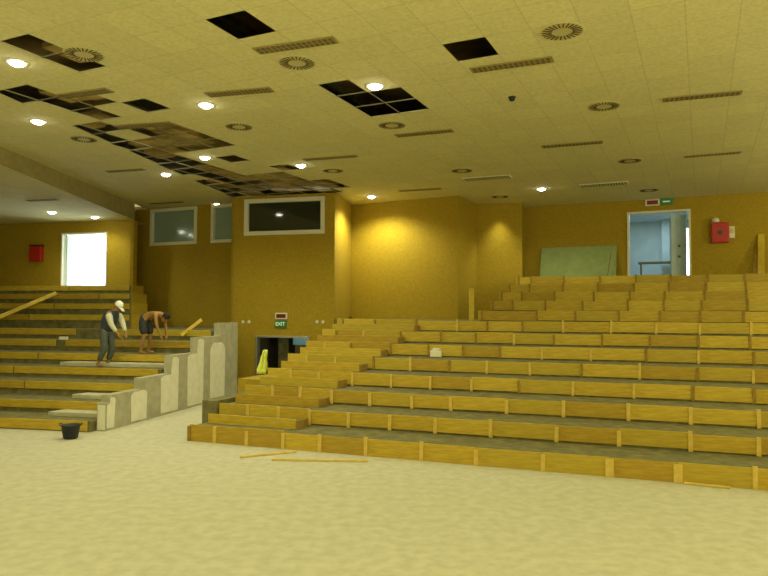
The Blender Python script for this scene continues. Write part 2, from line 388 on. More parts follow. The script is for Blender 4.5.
for k in range(1, 14):
    t0 = T1+(k-1)*TD; t1 = t0+TD; b = MB(); lft = SL if k <= 8 else SMS[k]+.02
    if k < 13: poly(b, [R(lft, t0), R(rt_at(t0), t0), R(rt_at(t1), t1), R(lft, t1)], 0, k*TH)
    else:
        e = nB*-.02; poly(b, [R(lft, t0), R(rt_at(t0), t0), Vector((B9.x-.02, B9.y, 0))+e, Vector((B7.x, B7.y, 0))+e, Vector((B6.x, B6.y, 0))+e, Vector((B5.x, B5.y, 0))+e] if R(lft, t0).dot(uB) < B5.dot(uB) else [R(lft, t0), R(rt_at(t0), t0), B9+e, B7+e, R(lft, B7.dot(nB)-.3)], 0, k*TH)
    if k == 8:
        e = -nB*.03
        poly(b, [R(SL, t1), R(SM, t1), R(SM, B5.dot(nB)-.05), B5+e, B4+e, B3+e, B2+e+uB*.05, R(SL, max(t1+.05, B2.dot(nB)-.3))], 0, k*TH)
    world_child(b.build('tier', 'concrete', bank), bank)
# kerb blocks at the foot of the bank's left end
def kerb(a0, a1, c0, c1, z, m, label):
    b = MB(); poly(b, [R(a0, c0), R(a1, c0), R(a1, c1), R(a0, c1)], 0, z); return tag(b.build('kerb_block', m, bevel=.01), label, 'kerb')
t2 = T1+TD
ka = Rpx(202, t2-.12, .6); kz = onwall(212, 400.5, nB*(t2-.12), nB).z
kerb(ka, SL-.03, t2-.12, t2+TD*1.6, kz, 'concrete', 'grey concrete kerb block at the lower left end of the right bank')
t4 = T1+3.0*TD
kb = Rpx(238, t4, .9); kz2 = onwall(248, 379, nB*t4, nB).z
kerb(kb, SL-.03, t4, t4+3.2, kz2, 'wall', 'ochre low kerb wall beside the tiers, leading to the dark doorway')
ROWS = {
 1: [215, 247, 283.4, 320, 366, 421.7, 476, 543, 609.7, 678, 755],
 2: [248, 279, 309.7, 348.8, 390, 435.5, 490.7, 556.6, 619, 690.4, 758.6],
 3: [273, 300.5, 332, 370, 412, 450.8, 506.8, 563.6, 628.4, 690.6, 758.6],
 4: [291, 319, 352.7, 391.5, 430.5, 471.7, 518.8, 573, 634, 693, 754],
 5: [307, 335.5, 373.8, 410.5, 449, 486.8, 530, 581.5, 639.6, 698, 753],
 6: [325, 351, 391, 428.7, 463, 500, 542, 591, 646, 698.5, 754],
 7: [336.5, 363.6, 401, 441, 476, 514, 554, 602, 650, 698.5, 750],
 8: [343, 375, 416.5, 457, 487.5, 522.7, 563, 611, 656, 699.5, 751],
 9: [482, 537, 575.6, 619, 660, 700.8, 744],
 10: [493, 512.7, 545.5, 582.7, 628, 664, 702, 748],
 11: [502, 522, 554.8, 594, 630, 665, 705, 747],
 12: [510, 529.8, 563, 598, 634, 669, 706.4, 746],
 13: [519, 531, 564, 600, 635.8, 671, 708, 745]}
for k, xs in ROWS.items():
    t = T1+(k-1)*TD; lft = (SL if k <= 8 else SMS[k])-.02; zb = (k-1)*TH
    js = [Rpx(x, t-.03, zb+.2) for x in xs]
    step = (js[-1]-js[-3])/2
    while js[-1]+step < rt_at(t)-.4 and js[-1] < js[len(xs)-1]+2.2: js.append(js[-1]+step)
    e = [lft]+js+[min(js[-1]+step, rt_at(t)-.05)]
    low = .0 if k == 1 else (.035 if k < 9 else .02)
    for i in range(len(e)-1):
        w = e[i+1]-e[i]-.006
        if w < .05: continue
        dz = random.uniform(-.008, .012); h = TH-low+random.uniform(0, .015)+(.035 if k <= 8 and (e[i]+e[i+1])/2 < SL+2.2 else 0)
        b = MB().box((0, 0, 0), (w, .026, h)); 
        mx = Matrix.Translation(R((e[i]+e[i+1])/2, t-.016, zb+low+h/2+(0.002 if k == 1 else dz)))@Matrix.Rotation(-radians(20.5), 4, 'Z')@Matrix.Rotation(random.uniform(-.004, .004) if k > 1 else 0, 4, 'Y')
        o = b.build('formwork_board', 'wood%d' % random.randrange(4), bevel=.003, mx=mx)
        tag(o, 'pine formwork board facing the %s tier of the right bank, %s from its left end' % (words(k-1), words(i)), 'board', 'formwork boards on the right bank')
    for i, s in enumerate(js):
        wd = .07 if k < 4 else .055
        if k == 1 and i in (8, 9): wd = .13
        h = TH+random.uniform(.0, .05); 
        if k <= 8 and random.random() < .3: h -= .04
        old = k >= 9 or (k > 3 and random.random() < .45)
        b = MB().box((0, 0, 0), (wd, .03, h))
        mx = Matrix.Translation(R(s, t-.046, zb+(.004 if k == 1 else -.01 if k < 4 else .01)+h/2))@Matrix.Rotation(-radians(20.5), 4, 'Z')@Matrix.Rotation(random.uniform(-.03, .03) if k > 1 else 0, 4, 'Y')
        if k > 1: mx.translation.z = zb+.008+h/2
        o = b.build('wooden_batten', 'batten_dark' if old else 'batten', bevel=.003, mx=mx)
        tag(o, 'upright batten nailed on %s tier of the right bank, %s from its left end' % (words(k-1), words(i)), 'batten', 'upright battens on the right bank')
mx = Matrix.Translation(R(SL-.02, T1-.046, .004+.155))@Matrix.Rotation(-radians(20.5), 4, 'Z')
tag(MB().box((0, 0, 0), (.07, .03, .31)).build('wooden_batten', 'batten_dark', bevel=.003, mx=mx), 'dark end batten at the lowest left corner of the right bank', 'batten')
# half steps of the gangway at the left end
HX = [295.5, 318, 337, 359, 380.5, 397.5, 414]
for k in range(1, 8):
    t = T1+(k-1)*TD+TD*.42; z0 = k*TH; sr = Rpx(HX[k-1], t, z0+.1); t1 = T1+k*TD-.09
    root = empty('gangway_step', R(SL, t, z0), 'wooden boxed gangway step on the %s tier at the left end of the right bank' % words(k-1), 'step', 'gangway half steps')
    root.location = R(SL+.1, t, z0); root.rotation_euler = (0, 0, -radians(20.5)); L = sr-SL-.1; D = t1-t
    MB().box((L/2, .014, .101), (L, .028, .198)).build('riser_board', 'wood%d' % (k % 4), root, bevel=.003)
    MB().box((L/2, D/2+.014, .065), (L-.03, D-.03, .125)).build('tread', 'concrete', root)
    MB().box((L+.013, D/2, .084), (.026, D, .165)).build('end_board', 'batten_dark', root, bevel=.003)
# ------------------------------------------------------------ left seating bank
uA, nA = frame(12.0); LT = .95; LT1 = onz(30, 429.5, 0).dot(nA)
LZS = [0]+[onwall(30, y, nA*(LT1+k*LT), nA).z for k, y in enumerate((418.8, 399.7, 381, 366.4, 352.5, 339.5, 328.6, 314.5, 303.6, 294, 286))]
def Lw(s, t, z=0): return uA*s+nA*t+Vector((0, 0, z))
def Lpx(x, t, z):
    y = 300
    for _ in range(3):
        p = onwall(x, y, nA*t, nA); y = proj((p.x, p.y, z))[1]
    return onwall(x, y, nA*t, nA).dot(uA)
PS = onz(106, 431.3, 0).dot(uA)          # aisle wall face
PE = PS-.02
lbank = empty('seating_bank', Lw(PE-.3, LT1), 'left hand bank of bare concrete tiers below the glaring doorway', 'seating bank')
sU = Lpx(131, LT1+7*LT, 2.6)
def sUk(k): return Lpx(131, LT1+(k-1)*LT, LZS[k])
LFs = LF.x+.05
def ls_at(t): return (LFs-nA.x*t)/uA.x
for k in range(1, 12):
    t0 = LT1+(k-1)*LT; t1 = t0+LT; rg = PE-.24 if k < 8 else sUk(k)
    b = MB()
    if k < 11: poly(b, [Lw(ls_at(t0), t0), Lw(rg, t0), Lw(rg, t1), Lw(ls_at(t1), t1)], 0, LZS[k])
    if k == 7:
        e = -nA*.04; poly(b, [Lw(sU, t1), Lw(PE-.24, t1), B1+e-uA*.3, W2+e-uA*.25, W1+e+uA*.1, Lw(sU, LT1+10.2*LT)], 0, LZS[k])
    if k == 11:
        e = -nA*.03; poly(b, [Lw(ls_at(t0), t0), Lw(rg, t0), LB+e-uA*.02, LF+e+uA*.08], 0, LZS[k])
    world_child(b.build('tier', 'concrete', lbank), lbank)
    if k >= 8:
        b = MB(); c1 = t1 if k < 11 else LB.dot(nA)-.06
        poly(b, [Lw(rg+.004, t0), Lw(rg+.05, t0), Lw(rg+.05, c1), Lw(rg+.004, c1)], 0, LZS[k]+.01); world_child(b.build('side_panel', 'wall', lbank), lbank)
LJ = {1: [], 2: [], 3: [26], 4: [15], 5: [39.5], 6: [56, 66], 7: [76], 8: [30], 9: [55], 10: [100], 11: [70]}
for k, xs in LJ.items():
    t = LT1+(k-1)*LT; zt_ = LZS[k]; bh = .22 if k == 1 else .19
    lo_ = max(ls_at(t)+.03, Lpx(-60, t, zt_)); rg = (PE-.25 if k < 8 else sUk(k)-.01)
    js = [Lpx(x, t, zt_) for x in xs]; e = [lo_]+js+[rg]
    if k == 6: pairs = [(e[0], e[1]), (e[2], e[3])]
    elif k == 7: pairs = [(e[0], e[1]), (Lpx(118, t, zt_), rg)]
    else: pairs = [(e[i], e[i+1]-.05) for i in range(len(e)-1)]
    for i, (p, q) in enumerate(pairs):
        m = .012; b = MB().box((0, 0, 0), (q-p, .026, bh))
        mx = Matrix.Translation(Lw((p+q)/2, t-.018, zt_-bh/2+.005))@Matrix.Rotation(-radians(12), 4, 'Z')
        side = '' if len(pairs) == 1 else (', the left one' if i == 0 else ', the right one')
        tag(b.build('formwork_board', 'wood%d' % random.choice((0, 2, 3)), bevel=.003, mx=mx), 'long pine formwork board facing the %s tier of the left bank%s' % (words(k-1), side), 'board', 'formwork boards on the left bank')
# pale concrete gangway slabs at the right end of the left bank
for k, x0, lab in ((1, 48, 'lowest pale concrete gangway slab on the left bank, behind the bucket'), (2, 72, 'pale concrete gangway slab on the left bank, second from the floor'), (4, 60, 'pale concrete gangway slab on the left bank, in front of the standing worker')):
    t0 = LT1+(k-1)*LT+.45; z = LZS[k]; s0_ = Lpx(x0, t0, z+.12)
    b = MB(); poly(b, [Lw(s0_, t0), Lw(PE-.26, t0), Lw(PE-.26, LT1+k*LT-.045), Lw(s0_+.1, LT1+k*LT-.045)], z+.002, z+.10)
    tag(b.build('gangway_slab', 'concrete_l', bevel=.008), lab, 'step')
# stepped aisle wall with whitewash patches
def wpt(x, y): p = onwall(x, y, uA*PS, uA); return p.dot(nA), p.z
prof = [(106, 413), (110, 395), (142, 378), (171, 355.5), (196.5, 337.5), (219.5, 323), (237, 326)]
aw = empty('stair_wall', Lw(PS, LT1), 'grey stepped side wall of the left bank with whitewashed patches', 'wall')
b = MB(); ts = [wpt(p[0], 400)[0] for p in prof]; tp = []
for i in range(len(prof)-1):
    x0, y0 = prof[i]; tm = ts[i]; z = wpt(x0+1, y0)[1] if i else .62; tp.append((ts[i], ts[i+1], z))
for a, c, z in tp: poly(b, [Lw(PS-.22, a), Lw(PS, a), Lw(PS, c), Lw(PS-.22, c)], 0, z)
world_child(b.build('wall_body', 'parapet', aw), aw)
def ztop(t):
    for a, c, z in tp:
        if a <= t <= c: return z
    return tp[-1][2]
for x0, x1, yt in ((107, 115, None), (131, 147, None), (160.5, 178, None), (187, 203, None), (209.5, 224.5, 341)):
    ta, tb_ = wpt(x0, 400)[0], wpt(x1, 400)[0]; pts = []; n = 14
    top = []
    for i in range(n+1):
        t = ta+(tb_-ta)*i/n; z = (ztop(ta+.6*(tb_-ta)) if yt is None else wpt((x0+x1)/2, yt)[1]) -.03
        z = min(z, ztop(t)-.02); z -= (.25 if yt else .07)*(abs(2*i/n-1)**5)+.05*abs(noise.noise(Vector((t*3, x0, 0))))
        top.append((t, z))
    b = MB(); pts = [(ta+.02, .06)]+top+[(tb_-.02, .04)]
    vs = [Lw(PS+.001, t, z) for t, z in pts]+[Lw(PS+.006, t+.04*noise.noise(Vector((z*4, t, 3))), z) for t, z in pts]; m = len(pts)
    b.faces(vs, [tuple(range(m)), tuple(range(m, 2*m))]+[(i, (i+1) % m, (i+1) % m+m, i+m) for i in range(m)])
    world_child(b.build('whitewash_patch', 'whitewash', aw), aw)
b = MB(); fa = LT1-.102; poly(b, [Lw(PS-.2, ts[0]-.006), Lw(PS-.01, ts[0]-.006), Lw(PS-.01, ts[0]-.001), Lw(PS-.2, ts[0]-.001)], .03, .58)
world_child(b.build('whitewash_patch', 'whitewash', aw), aw)
# narrow end post of the side wall next to the booth
# ------------------------------------------------------------ ceiling fittings
vent_proto = None
def vent(x, y, label, z=CZ, deg=GRD):
    p = onz(x, y, z)
    global vent_proto
    if vent_proto is None:
        r = empty('ceiling_vent', (0, 0, 0))
        MB().lathe([(.0, -.012), (.31, -.012), (.325, 0)], 40).build('face_plate', 'vent', r)
        b = MB()
        for k in range(24):
            a = 2*pi*k/24; b.box((.225*cos(a), .225*sin(a), -.016), (.14, .019, .008), Matrix.Rotation(a, 3, 'Z'))
        b.build('slots', 'dark', r); vent_proto = r; c = r
    else: c = copy_tree(vent_proto)
    c.location = (p.x, p.y, z-.001); c.rotation_euler = (0, 0, -radians(deg))
    tag(c, label, 'air vent', 'round ceiling vents')
for x, y, l in ((562, 31, 'largest round slotted ceiling vent, near the top right'), (297, 62.5, 'round ceiling vent beside the long grille at top centre left'),
    (84, 54, 'round ceiling vent near the bright top left lamp'), (239, 126.5, 'round ceiling vent right of the lamp at upper left centre'),
    (392, 125, 'round ceiling vent just below the block of open dark tiles'), (604, 106, 'round ceiling vent below the largest vent on the right'),
    (630, 160.5, 'round ceiling vent above the right doorway, third down the line'), (649, 190, 'round ceiling vent nearest the red and green door signs'),
    (462, 170.5, 'round ceiling vent left of the lit ochre column wall'), (84, 139, 'round ceiling vent beside missing tiles near the left bulkhead'),
    (333, 170.5, 'round ceiling vent above the booth window corner'), (500, 196.5, 'round ceiling vent right above the lit ochre column wall')):
    vent(x, y, l)
def grille(pa, pb_, w, label, z=CZ, m='grille', deg=None):
    a, c = onz(*pa, z), onz(*pb_, z); d = c-a; L = d.length; ang = atan2(d.y, d.x)
    r = empty('ceiling_grille', (a+c)/2-Vector((0, 0, .001)), label, 'air grille', 'long ceiling grilles', rz=ang)
    MB().box((0, 0, -.01), (L, w, .02)).build('grille_frame', m, r, bevel=.003)
    b = MB(); n = max(4, int(L/.09))
    for row in (-1, 1):
        for k in range(n): b.box(((k+.5)/n*(L-.06)-(L-.06)/2, row*w*.22, -.022), (L/n*.55, w*.32, .006))
    b.build('slots', 'slot', r)
for a, c, w, l in (((256, 50.5), (336, 39), .26, 'long ceiling grille next to the round vent at upper left'), ((471, 70), (553, 58.5), .26, 'long ceiling grille below the single dark square, top centre'),
    ((663, 99.5), (742, 92), .26, 'long ceiling grille at upper right beside the frame edge'), ((542, 146.5), (603, 141.5), .26, 'long ceiling grille right of the centre, above the column wall'),
    ((396, 135.5), (453, 130), .26, 'long ceiling grille right of the vent below open tiles'), ((207, 94.5), (272, 89), .26, 'long ceiling grille right of the lamp at upper left'),
    ((684, 156.5), (741, 152), .2, 'long ceiling grille above the red hose cabinet'), ((580, 186), (628, 182.5), .5, 'long pale ceiling grille nearest the right doorway'),
    ((464, 179.5), (511, 176), .5, 'long pale ceiling grille behind the small round vent, centre right'), ((304, 159.5), (357, 155.5), .22, 'long ceiling grille right of the central small lamp'),
    ((399, 190.8), (441, 188.3), .22, 'long ceiling grille over the centre ochre wall'), ((117, 127), (173, 123), .3, 'long ceiling grille among the removed tiles, left'),
    ((107, 171.5), (144, 169), .2, 'long ceiling grille left of the smallest lamp near bulkhead'), ((150, 203.6), (183, 201.6), .2, 'short ceiling grille above the small high window'),
    ((62, 96), (110, 89.5), .26, 'long ceiling grille between missing tiles at the far left')):
    grille(a, c, w, l, m='pale_grille' if 'pale' in l else 'grille')
grille((28, 200.5), (58, 199), .2, 'short grille in the lower ceiling over the left doorway', z=LZ+.045)
t = onz(512, 97, CZ); o = MB().lathe([(0, -.09), (.05, -.07), (.06, -.03), (.075, 0)], 20).build('smoke_detector', 'black', smooth=True, loc=(t.x, t.y, CZ-.001))
tag(o, 'small dark dome detector on the pale ceiling', 'detector')
# downlights
lamp_proto = None
WARM = (1.0, .955, .54)
def downlight_or_fill(p, label, power, z=CZ, spot=150, col=WARM, show=True, blend=.6, r=.11, glow=None):
    global lamp_proto
    if show:
        if lamp_proto is None:
            q = empty('ceiling_lamp', (0, 0, 0))
            MB().lathe([(.135, -.004), (.14, -.02), (.175, -.014), (.18, 0)], 32).build('trim_ring', 'white', q)
            MB().lathe([(0.0, -.075), (.07, -.066), (.12, -.035), (.135, -.005)], 24).build('bulb', 'lamp', q); lamp_proto = q; c = q
        else: c = copy_tree(lamp_proto)
        c.location = (p.x, p.y, z-.001); tag(c, label, 'lamp', 'round ceiling lamps')
    ld = bpy.data.lights.new('downlight_or_fill', 'SPOT'); ld.energy = power; ld.color = col; ld.spot_size = radians(spot); ld.spot_blend = blend; ld.shadow_soft_size = .09
    lo = bpy.data.objects.new('downlight_or_fill_beam', ld); C.objects.link(lo)
    lo.location = (p.x, p.y, z-.12)
    return lo
PW = 520
for x, y, l, k in ((17, 62, 'brightest ceiling lamp, at the top left edge', 1), (38, 121, 'ceiling lamp below the brightest one, far left', 1), (206, 104.5, 'ceiling lamp left of centre beside a long grille', 1),
    (205, 157, 'ceiling lamp among the removed tiles, left of centre', .8), (166, 174, 'small ceiling lamp between bulkhead and removed tiles', .8), (301, 165, 'ceiling lamp in front of the booth window', .8),
    (375, 85.5, 'ceiling lamp over the block of open dark tiles', 1), (541.5, 188.5, 'ceiling lamp above the green leaning panel', .8),
    (218, 204, 'tiny ceiling lamp between the two small high windows', .5), (371.5, 196.3, 'ceiling lamp close to the ochre wall it lights', 1.9)):
    downlight_or_fill(onz(x, y, CZ), l, PW*k)
p = onz(52, 212, LZ+.04); downlight_or_fill(p, 'lamp on the lower left ceiling beside the bright doorway', PW*.4, z=lz(p.y))
p = onz(95, 216.5, LZ+.03); downlight_or_fill(p, 'lamp on the lower ceiling right above the bright doorway', PW*.3, z=lz(p.y))
def unseen_fill(x, y, power, drop=1.3):      # added point lights without fittings, out of view, to brighten ceiling and right side
    l = bpy.data.lights.new('unseen_fill_light', 'POINT'); l.energy = power; l.color = WARM; l.shadow_soft_size = .15
    o = bpy.data.objects.new('unseen_fill_light', l); C.objects.link(o); o.location = (x, y, CZ-drop)
for x in (-11, -5.5, 0, 5.5, 11):
    for y, k in ((-5, .5), (-.5, .5), (3.5, .75)): unseen_fill(x, y, 430*k)
for x, y in ((10.5, 8.5), (13.5, 13.0), (16, 17)): unseen_fill(x, y, 560)
downlight_or_fill(onz(700, 120, CZ), '', PW*.5, show=False)  # added unseen spot without a fitting, brightens the right back area
p = (B5+B6)/2-(Vector((-(B6-B5).y, (B6-B5).x, 0))).normalized()*.45; downlight_or_fill(p, '', 420, show=False, spot=75, blend=1)
# ------------------------------------------------------------ wall fittings
def wallobj(name, x, y, P, Q, label, cat, outd=.0, group=None):
    P = Vector((P[0], P[1], 0)); Q = Vector((Q[0], Q[1], 0)); u = (Q-P).normalized(); n = Vector((-u.y, u.x, 0))
    X = onwall(x, y, P, n)-n*outd
    return empty(name, X, label, cat, group, rz=atan2(u.y, u.x))
def text(s, size, m, parent, loc, name='lettering'):
    cu = bpy.data.curves.new(name, 'FONT'); cu.body = s; cu.size = size; cu.extrude = .003; cu.align_x = 'CENTER'; cu.align_y = 'CENTER'; cu.offset = .004
    o = bpy.data.objects.new('tmp', cu); C.objects.link(o); bpy.context.view_layer.update()
    me = bpy.data.meshes.new_from_object(o.evaluated_get(bpy.context.evaluated_depsgraph_get())); bpy.data.objects.remove(o)
    me.materials.clear(); me.materials.append(M[m]); k = bpy.data.objects.new(name, me); C.objects.link(k); k.parent = parent
    k.location = loc; k.rotation_euler = (pi/2, 0, 0); return k
r = wallobj('exit_sign', 281, 324, B1, B2, 'green sign reading EXIT over the low dark doorway', 'sign')
MB().box((0, -.035, 0), (.44, .06, .27)).build('housing', 'green', r, bevel=.01)
text('EXIT', .18, 'sign_white', r, (0, -.068, 0))
r = wallobj('indicator_box', 281.7, 316, B1, B2, 'small white box with dark red window above the EXIT sign', 'indicator')
MB().box((0, -.035, 0), (.46, .06, .23)).build('housing', 'white', r, bevel=.01); MB().box((0, -.067, 0), (.36, .008, .14)).build('display', 'red_disp', r)
for x, l in ((243, 'outer left'), (249, 'inner left'), (317, 'inner right'), (323, 'outer right')):
    r = wallobj('wall_socket', x, 322, B1, B2, 'small white round wall fitting, %s of the four beside the EXIT sign' % l, 'socket', group='white wall fittings')
    MB().tube((0, 0, 0), (0, -.03, 0), .062, .05, 20).build('cover', 'white', r)
r = wallobj('indicator_box', 652.5, 202.7, B7, B9, 'white box with dark red window above the right doorway', 'indicator')
MB().box((0, -.035, 0), (.5, .06, .24)).build('housing', 'white', r, bevel=.01); MB().box((0, -.067, 0), (.38, .008, .15)).build('display', 'red_disp', r)
r = wallobj('exit_sign', 666.5, 201.7, B7, B9, 'small green lit exit sign above the right doorway', 'sign')
MB().box((0, -.035, 0), (.46, .06, .24)).build('housing', 'green', r, bevel=.01)
MB().box((0, -.067, 0), (.24, .006, .05)).build('pictogram', 'sign_white', r)
# hose cabinets
r = wallobj('hose_cabinet', 720, 233, B7, B9, 'red fire hose cabinet with round mark on the right of the back wall', 'fire cabinet')
MB().box((0, -.09, 0), (.58, .18, .72)).build('cabinet_body', 'red', r, bevel=.02)
b = MB().box((0, -.19, 0), (.50, .015, .64)).build('door', 'red', r, bevel=.005)
MB().tube((0, -.199, 0), (0, -.206, 0), .085, n=24).build('round_mark', 'greycloth', b)
r = wallobj('alarm_bell', 715.5, 220.5, B7, B9, 'white domed alarm sitting above the right red hose cabinet', 'alarm')
MB().lathe([(.12, -.08), (.12, 0), (.09, .06), (0, .09)], 24, (0, -.13, 0)).build('dome', 'white', r, smooth=True); MB().box((0, -.02, -.02), (.2, .04, .16)).build('base', 'white', r)
r = wallobj('call_box', 731.5, 232.5, B7, B9, 'cream narrow box fixed right beside the red hose cabinet', 'box')
MB().box((0, -.05, 0), (.2, .1, .42)).build('housing', 'white', r, bevel=.02); MB().box((0, -.105, .05), (.12, .012, .16)).build('cover', 'ceil_plain', r)
r = wallobj('hose_cabinet', 38, 254, LF, LB, 'red fire hose cabinet on the wall left of the glaring doorway', 'fire cabinet')
MB().box((0, -.09, 0), (.55, .18, .6)).build('cabinet_body', 'red', r, bevel=.02); MB().box((0, -.09, .33), (.58, .2, .07)).build('top_cover', 'black', r, bevel=.01)
MB().box((0, -.19, -.02), (.46, .015, .5)).build('door', 'red', r, bevel=.005)
# ------------------------------------------------------------ leaning things on the right
def plank(name, A, B, w, th, m, label, cat, tw=0, group=None):
    A, B = Vector(A), Vector(B); d = B-A; q = d.to_track_quat('X', 'Z').to_matrix().to_4x4()@Matrix.Rotation(tw, 4, 'X')
    o = MB().box((0, 0, 0), (d.length, w, th)).build(name, m, bevel=.004); o.matrix_world = Matrix.Translation((A+B)/2)@q
    return tag(o, label, cat, group)
def backpt(x, z, out):
    s, _ = wallcoord(x, 260, B7, B9); return Vector((B7.x, B7.y, 0))+ru*s-rn*out+Vector((0, 0, z))
A0 = backpt(542, RSILL, .45); A1 = backpt(617, RSILL, .45); ztg = onwall(580, 246.5, backpt(542, 0, .1), rn).z
D0 = backpt(542, ztg, .03); D1 = backpt(617, ztg, .03)
b = MB(); th = -rn*.02
b.faces([A0, A1, D1, D0, A0+th, A1+th, D1+th, D0+th], [(0, 1, 2, 3), (4, 5, 6, 7), (0, 1, 5, 4), (1, 2, 6, 5), (2, 3, 7, 6), (3, 0, 4, 7)])
tag(b.build('plasterboard_sheet', 'plaster'), 'large pale green plasterboard sheet leaning on the back wall, left of doorway', 'board')
plank('wooden_lath', backpt(609, RSILL+.02, .7), backpt(612.5, RSILL+.95, .5), .035, .02, 'batten_dark', 'thin dark lath leaning on the green sheet near its right edge', 'lath')
plank('wooden_plank', backpt(759.5, RSILL+.02, .55), backpt(761.5, onwall(761, 234, backpt(760, 0, .05), rn).z, .06), .2, .03, 'wood1', 'pale pine plank standing upright against the back wall, far right', 'plank', tw=pi/2*0)
plank('wooden_plank', backpt(753, RSILL+.02, .5), backpt(757, onwall(757, 246, backpt(757, 0, .05), rn).z, .06), .1, .03, 'batten_dark', 'darker narrow plank leaning left of the pale upright plank', 'plank')
# upright post by the centre wall
t9 = T1+8*TD-.12; s9 = Rpx(471.5, t9, 2.6); zt9 = onwall(471, 288.5, nB*t9, nB).z
o = MB().box((0, 0, (zt9-8*TH)/2), (.15, .06, zt9-8*TH)).build('wooden_post', 'wood1', bevel=.004, mx=Matrix.Translation(R(s9, t9, 8*TH+.002))@Matrix.Rotation(-radians(20.5), 4, 'Z'))
tag(o, 'pale upright wooden post standing before the centre ochre wall', 'post')
# crumpled white packet on the seventh tier
pk = R(Rpx(436, T1+5*TD-.17, 1.6), T1+5*TD-.17, 5*TH+.004)
b = MB().box((0, 0, .09), (.30, .16, .17), Matrix.Rotation(.2-radians(20.5), 3, 'Z')); b.box((.02, -.01, .20), (.2, .12, .05), Matrix.Rotation(-.5, 3, 'Z'))
tag(b.build('cement_packet', 'white', bevel=.015, loc=pk), 'crumpled white paper packet lying on a middle tier of the right bank', 'packet')
# offcut under front row
# hi-vis cloth
th_ = T1+3.6*TD; s_ = SL-.28; base = Vector((0, 0, 0))
cx = onwall(261, 368, nB*(t4+1.2), nB)
b = MB(); n = 10; vs = []; 
for j in range(n+1):
    v = j/n
    for i in range(7):
        u_ = i/6-.5; w_ = .25*(1-.55*v)*(1+.15*sin(v*9)); p = Vector((u_*w_+.12*v, .05*sin(i*2+v*5)+.02, v*.66))
        vs.append(p)
fs = [(j*7+i, j*7+i+1, (j+1)*7+i+1, (j+1)*7+i) for j in range(n) for i in range(6)]
b.faces(vs, fs); o = b.build('safety_vest', 'hivis', smooth=True, loc=(cx.x, cx.y, kz2+.01)); md = o.modifiers.new('s', 'SOLIDIFY'); md.thickness = .03
tag(o, 'yellow green cloth hanging by the low dark doorway', 'vest')
# ------------------------------------------------------------ floor things
def F0(x, y, z=.0): return onz(x, y, z)
plank('wooden_lath', F0(240, 457, .02), F0(296, 451.5, .02), .05, .035, 'batten', 'thin lath on the floor, the shorter slanting one by the front tier', 'lath', group=None)
plank('wooden_lath', F0(272, 459.5, .02), F0(368, 461, .02), .05, .035, 'batten', 'longer thin lath lying on the floor, parallel to the picture bottom', 'lath')
plank('wooden_lath', F0(684, 482.8, .02), F0(730, 487.6, .02), .05, .03, 'batten', 'small pale wood strip on the floor against the front tier, lower right', 'lath')
c = F0(70.5, 438.5)
k = empty('bucket', (c.x, c.y, 0), 'black rubber builder\'s bucket on the pale floor before left bank', 'bucket')
MB().lathe([(0, .006), (.13, .004), (.145, .03), (.185, .27), (.20, .275), (.20, .29), (.175, .29), (.135, .04), (0, .035)], 32).build('tub', 'black', k, smooth=True)
for sx in (-1, 1):
    b = MB(); pr = None
    for i in range(9):
        a = pi*i/8; p = Vector((sx*(.195+.03*sin(a)), .07*cos(a), .28+.035*sin(a)))
        if pr is not None: b.tube(pr, p, .009, n=8)
        pr = p
    b.build('handle', 'black', k)
# planks on the left bank
A = onwall(-8, 320, nA*(LT1+4.6*LT), nA); t_hi = LT1+9*LT
P1 = onwall(56, 293.5, nA*(t_hi-.03), nA); P1.z += .02
P0 = onwall(-22, 326, nA*(LT1+5.2*LT), nA)
plank('wooden_plank', P0, P1, .13, .04, 'wood1', 'long pale plank lying aslant over the left bank tiers, far left', 'plank', tw=pi/2.6)
P0 = onwall(181, 335.5, nA*(LT1+5.75*LT), nA); P1 = onwall(201.5, 319.5, nA*(LT1+6.5*LT), nA)
plank('wooden_plank', P0, P1, .10, .03, 'wood1', 'short pale plank leaning near the grey stepped wall top', 'plank', tw=pi/2.6)
p = Lw(Lpx(62, LT1+5*LT+.12, 1.95), LT1+5*LT+.2, LZS[6]+.002)
tag(MB().box((0, 0, .045), (.24, .12, .09)).build('brick', 'whitewash', bevel=.01, loc=p), 'small white block lying on a tier of the left bank', 'block')
# ------------------------------------------------------------ people
def skin_mesh(name, verts, edges, radii, m, parent, sub=2, root=0, voxel=None, extra=None, thick=0, disp=None):
    me = bpy.data.meshes.new(name); me.from_pydata([Vector(v) for v in verts], edges, []); me.update()
    o = bpy.data.objects.new(name, me); C.objects.link(o)
    o.modifiers.new('skin', 'SKIN')
    lay = me.skin_vertices[0].data if me.skin_vertices else None
    if lay is None:
        bpy.context.view_layer.objects.active = o; bpy.ops.mesh.customdata_skin_add(); lay = me.skin_vertices[0].data
    for i, r_ in enumerate(radii): lay[i].radius = (r_, r_) if not isinstance(r_, tuple) else r_; lay[i].use_root = (i == root)
    s = o.modifiers.new('sub', 'SUBSURF'); s.levels = s.render_levels = sub
    bpy.context.view_layer.update()
    me2 = bpy.data.meshes.new_from_object(o.evaluated_get(bpy.context.evaluated_depsgraph_get())); bpy.data.objects.remove(o)
    bm_ = bmesh.new(); bm_.from_mesh(me2)
    if extra: extra(bm_)
    me3 = bpy.data.meshes.new(name); bm_.to_mesh(me3); bm_.free()
    o = bpy.data.objects.new(name, me3); C.objects.link(o)
    if voxel:
        r_ = o.modifiers.new('remesh', 'REMESH'); r_.mode = 'VOXEL'; r_.voxel_size = voxel
        sm = o.modifiers.new('smooth', 'SMOOTH'); sm.iterations = 3; sm.factor = .5
        bpy.context.view_layer.update()
        me4 = bpy.data.meshes.new_from_object(o.evaluated_get(bpy.context.evaluated_depsgraph_get())); o.modifiers.clear(); o.data = me4
    o.data.materials.clear(); o.data.materials.append(M[m]); o.data.shade_smooth(); o.parent = parent; return o
